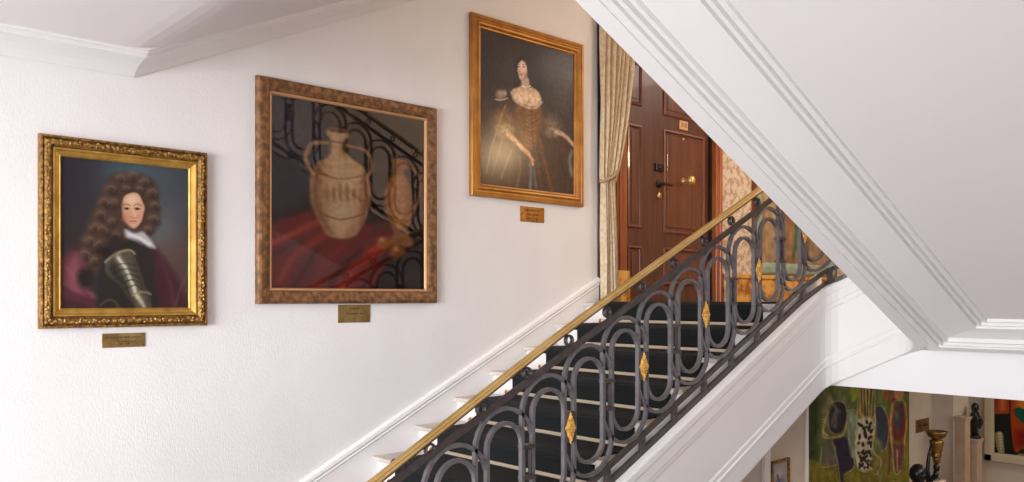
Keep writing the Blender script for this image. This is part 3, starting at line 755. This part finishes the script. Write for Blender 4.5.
md = o.modifiers.new('thick', 'SOLIDIFY'); md.thickness = .006
b = MB(); pts = []
for i in range(46):
    z = Z0+.03+(ztop-Z0-.03)*i/45; pts.append((.085, edges(z)[1], z))
b.tube(pts, .012, 8); b.build('edge_trimming', M['trimming'], cu, True)
b = MB(); ring = []
for q in range(17):
    t = 2*PI*q/16; ring.append((.078+.05*math.sin(t), 5.39+.09*math.cos(t), Z0+1.07+.05*math.cos(t)))
b.tube(ring, .016, 8); b.build('tieback', M['trimming'], cu, True)
b = MB(); b.tube([(.08, 5.34, ztop+.02), (.08, 7.2, ztop+.02)], .016, 10); tag(b.build('curtain_rod', M['brass'], None, True), 'brass curtain rod above the mahogany door', 'curtain rod')

# ------------------------------------------------------------------ mint-framed picture on the landing
R = (7.74, 9.45, E+.262, E+1.75)
t = tag(empty('mint_framed_picture', (0, 8.6, R[2])), 'brown picture with red and green shapes in a mint frame behind the balustrade', 'picture')
b = MB(); frame_sweep(b, R, [(0,0),(0,.035),(.02,.045),(.08,.045),(.11,.035),(.125,.02)]); b.build('frame', M['mint'], t)
b = MB(); frame_sweep(b, R, [(-.03,0),(-.03,.04),(-.006,.05),(0,.044),(0,.02)]); b.build('outer_frame', M['wood_mold'], t)
cv = Canvas(60, 50, 90, 76, (150,122,92), warp=1, seed=31)
cv.ell(30,10,40,20,(168,142,112),1,.6); cv.poly([(14,50),(18,20),(28,16),(34,26),(36,50)], (142,104,74), 5); cv.ell(22,14,7,6,(164,54,46),.7); cv.ell(24,24,5,7,(120,60,44),.8); cv.ell(34,32,4,9,(74,96,62),.7); cv.line([(28,28),(30,38),(27,46)],3,(66,92,60),2); cv.line([(36,14),(42,26),(40,44)],3,(110,82,58),3); cv.grain(.15,.4,3)
cv.build('painted_sheet', (R[0]+.12, R[1]-.12, R[2]+.12, R[3]-.12), .014, paint_mat('landing_art', .5), t)

# ------------------------------------------------------------------ lower hall
R = (8.55, 11.5, .45, E-.95)
t = tag(empty('green_mural_painting', (0, 10, R[2])), 'tall green abstract painting with dark totem-like figures on the lower hall wall', 'painting')
bx('stretcher', M['black'], 0, .03, *R[:2], *R[2:], parent=t)
# coordinates of this canvas: about photo pixels, 0..100 across, 0..130 down
cv = Canvas(150, 98, 330, 220, (98,108,66), warp=4, seed=41, rect=R, org=(800,380), unit=4.725)
cv.poly([(-100,0),(80,0),(70,420),(-100,420)], (48,66,36), 30); cv.poly([(-100,395),(60,400),(60,700),(-100,700)], (110,104,44), 20); cv.poly([(150,0),(215,0),(205,110),(170,120)], (122,130,84), 14); cv.poly([(215,0),(262,0),(258,90),(225,110)], (140,164,50), 10)
cv.poly([(0,400),(120,395),(250,420),(420,300),(540,270),(540,700),(0,700)], (122,116,44), 16); cv.poly([(470,0),(540,0),(540,280),(480,300)], (84,98,52), 16)
cv.poly([(340,0),(400,0),(395,140),(350,120)], (110,128,70), 12)
cv.ell(166,176,42,76,(38,42,60),.2,1,10); cv.ell(158,182,24,46,(104,98,102),.35,1,10); cv.ell(172,190,10,34,(48,48,66),.5,1,8)
for q in range(15):
    a_ = PI*.62+q*.115; cv.line([(160+44*math.cos(a_),180-82*math.sin(a_)),(158+68*math.cos(a_),176-116*math.sin(a_))],4,(196,172,132),4,.8)
cv.line([(118,150),(100,210),(102,262),(140,272),(190,256),(212,200)],9,(186,156,112),7); cv.line([(98,240),(122,262)],6,(206,170,110),5)
cv.poly([(140,290),(215,275),(240,400),(195,440),(190,480),(175,480),(160,360)], (42,38,64), 10); cv.poly([(90,320),(140,300),(160,390),(100,400)], (104,98,90), 14)
cv.line([(205,165),(235,150),(262,170)],5,(36,40,40),4)
cv.poly([(215,160),(262,170),(262,290),(255,360),(222,345)], (126,144,120), 10); cv.ell(240,190,14,34,(152,168,136),.7)
cv.poly([(268,40),(336,50),(330,110),(320,185),(272,170)], (172,158,96), 8)
for q in range(4): cv.line([(280+q*15,45),(276+q*14,165)],5,(40,36,32),4,.85)
cv.line([(266,140),(284,180),(318,190),(342,170)],9,(206,154,60),6)
cv.poly([(262,185),(336,190),(330,300),(322,420),(258,415),(250,300)], (198,190,166), 8)
rn = random.Random(5)
for q in range(64):
    x_, y_ = rn.uniform(264,328), rn.uniform(195,410); cv.ell(x_,y_,6,8+3*(y_<280),(28,26,28),.4,1,rn.uniform(-50,50))
cv.poly([(345,130),(372,130),(402,190),(396,300),(372,330),(352,260)], (60,66,86), 9); cv.line([(345,135),(340,240),(336,330),(372,380),(350,440)],6,(196,170,130),5); cv.line([(372,330),(360,400),(366,470)],8,(120,108,90),6)
cv.line([(402,180),(412,300),(404,440)],12,(112,58,62),8); cv.line([(418,150),(414,260),(430,330)],7,(206,150,100),6)
cv.ell(456,200,30,90,(112,40,36),.3); cv.ell(452,180,20,60,(72,72,92),.5); cv.line([(425,110),(415,220),(432,330)],9,(204,144,90),7); cv.line([(480,110),(492,220),(476,340)],8,(188,96,64),7)
cv.poly([(424,300),(480,300),(470,420),(440,440)], (108,66,72), 9); cv.line([(446,330),(450,430)],6,(190,150,110),5); cv.ell(400,72,18,28,(156,90,64),.6); cv.ell(455,66,22,30,(196,150,112),.6); cv.ell(430,92,8,12,(150,40,34),.6)
for P_ in ([(126,110),(150,96),(190,104),(212,150),(206,220),(172,258),(132,240),(118,180)], [(140,290),(170,400),(176,480)], [(218,276),(244,400),(200,444)], [(262,30),(258,110),(250,290),(256,414)], [(340,50),(344,120),(334,300),(326,424)], [(345,128),(376,126),(406,190),(398,302),(372,334)], [(430,100),(456,92),(484,110),(494,200),(480,300)], [(424,300),(436,440),(474,424)], [(214,150),(240,140),(262,160)], [(92,316),(84,400),(104,408),(160,396)]):
    cv.line(P_, 3.5, (196,184,140), 4, .75)
for q in range(9): cv.ell(rn.uniform(100,520), rn.uniform(10,380), rn.uniform(6,14), rn.uniform(14,34), ((150,158,96),(60,76,50),(128,120,86))[q%3], .8, .45, rn.uniform(-30,30))
for q in range(26): x_, y_ = rn.uniform(60,500), rn.uniform(350,620); cv.line([(x_,y_),(x_+rn.uniform(20,60),y_+rn.uniform(-14,14))],4,(70,66,32),4,.5)
cv.grain(.16,.35,6)
cv.build('painted_canvas', R, .0312, paint_mat('mural_art', .45), t)

pl = tag(empty('wall_sign', (0, 11.98, E-1.83)), 'small ochre sign on the hall wall between the green painting and the pilaster', 'sign')
bx('plate', M['plaque_dark'], 0, .015, 11.78, 12.2, E-1.83, E-1.655, parent=pl, bev=.003)
b = MB(); rn = random.Random(8)
for q in range(9): yy = 11.84+q*.035; b.box(.015, .018, yy, yy+.026, E-1.752+rn.uniform(-.008,.008), E-1.728+rn.uniform(-.004,.012))
b.build('marks', M['ink'], pl)

struct(bx('trim_pilaster', M['hall'], 0, .27, 12.37, 12.93, 0, zb))

# small framed picture on the understair wall
R = (6.05, 6.33, E-1.72, E-1.30)
t = tag(empty('small_framed_print', (1.2, 6.2, R[2])), 'small grey-blue print in a thin dark gold frame on the wall beneath the stairs', 'picture')
b = MB(); y0_, y1_, z0_, z1_ = R
for q in ((y0_, y1_, z1_-.025, z1_), (y0_, y1_, z0_, z0_+.025), (y0_, y0_+.025, z0_, z1_), (y1_-.025, y1_, z0_, z1_)): b.box(1.2, 1.222, *q, bev=.004)
b.build('frame', M['gold_carved'], t)
cv = Canvas(24, 36, 40, 60, (170,160,160), warp=.6, seed=51); cv.ell(12,18,6,10,(112,118,134),.9); cv.ell(11,9,6,4,(190,180,176),1); cv.line([(4,30),(12,26),(20,31)],2.4,(110,100,100),2); cv.line([(8,10),(12,20),(10,30)],2,(84,88,104),2)
cv.build('print_sheet', (y0_+.02, y1_-.02, z0_+.02, z1_-.02), 1.208, paint_mat('print_art', .5), t)

# torchere statue: black figure lifting a gold urn
tx, ty = 1.22, 9.32
t = tag(empty('torchere_statue', (tx, ty, 0)), 'black figure carrying a tall gold urn on its head, beside the black bust', 'statue')
zt = E-1.40
b = MB(); b.lathe([(.001,0),(.22,0),(.22,.06),(.17,.08),(.15,.12),(.15,.72),(.18,.76),(.20,.80),(.001,.80)], (tx, ty, 0), 28); b.build('pedestal', M['plinth'], t)
b = MB(); b.lathe([(.001,-.26+.0),(.045,-.26),(.055,-.235),(.045,-.215),(.056,-.19),(.070,-.10),(.072,-.08),(.05,-.07)], (tx, ty, zt-.02), 24)
b.lathe([(.045,-.095),(.05,-.08),(.085,-.055),(.105,-.015),(.11,0),(.104,0),(.09,-.02),(.03,-.045),(.001,-.045)], (tx, ty, zt), 28); b.lathe([(.001,-.34),(.03,-.34),(.038,-.30),(.048,-.26),(.001,-.255)], (tx, ty, zt-.0), 20)
b.build('urn', M['urn'], t, True)
hz = zt-.39
b = MB()
b.ball((tx, ty, hz+.008), (.033,.035,.044), 3); b.ball((tx+.036, ty-.03, hz-.005), (.010,.009,.010), 1); b.tube([(tx, ty, hz-.03), (tx-.01, ty-.01, hz-.10)], [.026,.03])
b.lathe([(.001,-.68),(.12,-.68),(.11,-.60),(.07,-.48),(.055,-.34),(.05,-.28),(.07,-.19),(.075,-.14),(.06,-.10),(.028,-.085),(.001,-.08)], (tx-.02, ty-.02, hz), 24)
b.tube([(tx-.05, ty-.07, hz-.16), (tx-.06, ty-.085, hz-.02), (tx-.05, ty-.075, hz+.12), (tx-.03, ty-.055, hz+.25)], [.026,.022,.018,.013])
b.tube([(tx+.02, ty+.06, hz-.16), (tx+.06, ty+.08, hz-.28), (tx+.09, ty+.03, hz-.36)], [.026,.022,.018])
fig = b.build('figure', M['black'], t, True)
b = MB(); b.lathe([(.06,-.12),(.085,-.125),(.10,-.15),(.098,-.165),(.07,-.15)], (tx, ty, hz), 24); b.build('pale_collar', M['plinth'], t, True)

# black bust
bxp, byp = .75, 10.01
t = tag(empty('black_bust', (bxp, byp, 0)), 'round black sculpted head on a pale plinth in front of the green painting', 'sculpture')
b = MB(); b.box(bxp-.16, bxp+.16, byp-.16, byp+.16, 0, 1.04, bev=.01); b.box(bxp-.19, bxp+.19, byp-.19, byp+.19, 0, .1, bev=.01); b.build('plinth', M['plinth'], t)
b = MB(); hz2 = 1.32
b.ball((bxp, byp, hz2), (.095,.105,.115), 3); b.ball((bxp+.075, byp-.03, hz2-.01), (.03,.022,.035), 2); b.ball((bxp+.01, byp+.085, hz2+.02), (.05,.05,.06), 2)
b.ball((bxp+.08, byp-.06, hz2+.03), (.018,.018,.014), 1); b.ball((bxp+.06, byp-.075, hz2-.05), (.022,.03,.012), 1)
b.tube([(bxp, byp, hz2-.06), (bxp, byp+.01, hz2-.17)], [.06,.065], 14); b.lathe([(.001,-.279),(.11,-.279),(.12,-.24),(.10,-.19),(.05,-.15),(.001,-.15)], (bxp, byp, hz2), 20)
b.build('head', M['black'], t, True)

# pedestals with dark sculptures near the end wall
def pedestal(x, y, h, label):
    t = tag(empty('pedestal', (x, y, 0)), label, 'pedestal')
    b = MB(); b.box(x-.07, x+.07, y-.09, y+.09, .0, h-.06, bev=.006); b.box(x-.10, x+.10, y-.12, y+.12, 0, .12, bev=.01); b.build('shaft', M['plinth'], t)
    b = MB(); b.box(x-.08, x+.08, y-.10, y+.10, h-.06, h-.03, bev=.006); b.box(x-.09, x+.09, y-.11, y+.11, h-.03, h, bev=.006); b.build('cap', M['plinth'], t)
PX1, PY1, PH1 = .43, 12.25, E-1.60
PX2, PY2, PH2 = .40, 12.78, E-1.96
pedestal(PX1, PY1, PH1, 'taller pale stone pedestal standing next to the white pilaster')
pedestal(PX2, PY2, PH2, 'lower pale stone pedestal near the framed window of colours')
b = MB(); X_, Y_, Z_ = PX2, PY2, PH2
b.lathe([(.001,0),(.085,0),(.08,.03),(.05,.05),(.001,.05)], (X_, Y_, Z_), 16)
b.tube([(X_,Y_+.06,Z_+.04),(X_-.01,Y_,Z_+.10),(X_,Y_-.03,Z_+.17),(X_+.02,Y_-.02,Z_+.26),(X_,Y_+.01,Z_+.36)], [.04,.06,.05,.085,.05], 14)
b.ball((X_,Y_+.02,Z_+.43), (.05,.06,.07), 3); b.ball((X_+.03,Y_-.03,Z_+.30), (.05,.06,.05), 2)
b.tube([(X_+.03,Y_-.08,Z_+.31),(X_+.06,Y_-.15,Z_+.27),(X_+.05,Y_-.12,Z_+.36),(X_,Y_-.05,Z_+.44)], [.03,.026,.022,.02]); b.tube([(X_+.03,Y_+.07,Z_+.30),(X_+.05,Y_+.13,Z_+.22),(X_+.04,Y_+.06,Z_+.13)], [.03,.024,.02])
tag(b.build('abstract_sculpture', M['black'], None, True), 'black twisting figure sculpture standing on the lower pedestal in the lower hall', 'sculpture')

# glazed frame of colourful art on the end wall
t = tag(empty('display_frame', (1.4, 13.92, E-2.4)), 'cream framed glazed display of orange and green art on the end wall', 'display')
x0, x1, z0, z1 = .17, 2.6, E-2.44, zb-.02
b = MB()
for q in ((x0, x0+.11, z0, z1), (x1-.11, x1, z0, z1), (x0, x1, z0, z0+.11), (x0, x1, z1-.08, z1)): b.box(q[0], q[1], 13.83, 13.92, q[2], q[3], bev=.012)
for q in ((x0+.10, x0+.13, z0+.1, z1-.07), (x0+.10, x1-.1, z0+.10, z0+.13)): b.box(q[0], q[1], 13.86, 13.92, q[2], q[3], bev=.006)
b.build('frame', M['cream'], t)
RD = (x0+.12, x1-.1, z0+.12, z1-.07)
cv = Canvas(2.2, 1.5, 330, 220, (20,30,28), warp=2, seed=61, rect=RD, org=(975,395), unit=6.02, wall_y=13.895)
cv.poly([(118,-60),(206,-60),(206,108),(122,116)], (198,78,36), 6); cv.poly([(145,0),(185,0),(180,90),(150,100)], (222,128,74), 18, .8); cv.poly([(118,-60),(206,-60),(206,20),(118,20)], (150,50,26), 20, .6)
cv.poly([(206,-60),(228,-60),(228,400),(206,400)], (18,14,14), 5)
cv.poly([(228,-60),(440,-60),(440,300),(300,320),(232,318)], (196,74,24), 7); cv.poly([(250,20),(400,20),(400,120),(250,110)], (226,150,44), 40, .9); cv.poly([(240,210),(440,190),(440,310),(240,315)], (150,30,24), 40, .85)
cv.poly([(234,92),(258,74),(290,84),(330,110),(380,80),(420,110),(390,170),(320,200),(280,160),(246,126)], (24,96,78), 8)
cv.poly([(120,228),(164,226),(172,290),(176,362),(150,366),(134,330),(122,280)], (176,168,120), 5); cv.poly([(138,232),(160,230),(166,300),(158,350),(148,310)], (214,206,160), 8, .8)
for q in range(7): cv.line([(122,244+q*18),(174,240+q*18)],3,(104,94,60),3,.6)
cv.line([(178,276),(230,272)],3,(70,84,84),3,.8); cv.line([(178,300),(440,296)],3,(60,70,70),3,.6); cv.ell(276,362,22,10,(168,164,70),.6); cv.ell(330,368,30,8,(90,100,60),.7); cv.line([(120,372),(440,366)],6,(70,58,44),5,.8)
cv.poly([(450,-60),(560,-60),(560,280),(450,300)], (60,84,110), 6); cv.ell(500,100,40,60,(206,180,100),.5)
cv.grain(.15,.1,6)
cv.build('colourful_art', RD, 13.895, paint_mat('display_art', .4), t, axis='y')
bx('glass_pane', M['glass'], x0+.11, x1-.1, 13.872, 13.875, z0+.11, z1-.07, parent=t)

# ------------------------------------------------------------------ lamps
t = tag(empty('wall_lamp', (2.2, 10.95, E+2.0)), 'warm glass globe lamp on the end wall of the upper landing', 'lamp')
def area(name, loc, rot, sx, sy, power, col):
    l = bpy.data.lights.new(name, 'AREA'); l.shape = 'RECTANGLE'; l.size = sx; l.size_y = sy; l.energy = power; l.color = col
    o = bpy.data.objects.new(name, l); o.location = loc; o.rotation_euler = rot; C.objects.link(o); return o
def point(name, loc, r, power, col):
    l = bpy.data.lights.new(name, 'POINT'); l.shadow_soft_size = r; l.energy = power; l.color = col
    o = bpy.data.objects.new(name, l); o.location = loc; C.objects.link(o); return o
bpy.data.objects.remove(t)
# pendant over the landing: its glow is what the varnished portrait mirrors
t = tag(empty('pendant_lamp', (2.95, 6.83, E+2.02)), 'warm globe pendant lamp hanging over the upper landing', 'lamp')
b = MB(); b.ball((2.95, 6.83, E+2.02), .14, 3); b.build('globe', M['lamp'], t, True)
b = MB(); b.tube([(2.95, 6.83, E+2.15), (2.95, 6.83, 6.35)], .012); b.build('stem', M['brass'], t)
point('landing_glow', (2.95, 6.83, E+1.78), .12, 85, (1, .68, .38))
area('window_daylight', (3.9, -8.5, hb+1.6), (PI/2-.0, 0, .04), 7, 6, 1560, (.965, .99, 1))
area('window_far_daylight', (13.5, -19, E+1.2), (PI/2-.05, 0, .52), 9, 6, 2100, (.98, .99, 1))
area('stairwell_daylight', (4.6, 1.0, hb+.25), (PI, 0, 0), .01, .01, .01, (1,1,1))
bpy.data.objects.remove(bpy.data.objects['stairwell_daylight'])
area('hall_ceiling_light', (3.0, 9.0, zb-.05), (0, 0, 0), 1.6, 3.0, 58, (1, .86, .70))
area('hall_end_fill_light', (2.0, 12.6, zb-.05), (0, 0, 0), 1.4, 1.0, 20, (1, .84, .66))  # added fill brightening the far end of the hall; no fixture belongs to it
area('landing_ceiling_light', (2.2, 8.2, 6.3), (0, 0, 0), 2.0, 2.0, 60, (1, .93, .86))

area('lower_fill_light', (5.2, 4.6, 1.5), (PI/2+.25, 0, PI/2), 3.2, 1.8, 4, (1, .97, .95))  # added fill for the soffits from low on the right wall; no window there
W = bpy.data.worlds.new('world'); bpy.context.scene.world = W; W.use_nodes = True
W.node_tree.nodes['Background'].inputs[0].default_value = (.95, .97, 1, 1); W.node_tree.nodes['Background'].inputs[1].default_value = 1.0

# ------------------------------------------------------------------ camera
cam = bpy.data.cameras.new('camera'); co = bpy.data.objects.new('camera', cam); C.objects.link(co)
cam.sensor_width = 36; cam.lens = 841/1024*36; cam.shift_y = 58/1024; cam.clip_start = .05
co.location = (S, 0, E); co.rotation_euler = (PI/2, 0, math.radians(47.8)); bpy.context.scene.camera = co
sc_ = bpy.context.scene
sc_.view_settings.view_transform = 'Standard'; sc_.view_settings.look = 'None'; sc_.view_settings.gamma = 1
sc_.view_settings.exposure = .12; sc_.view_settings.use_curve_mapping = False
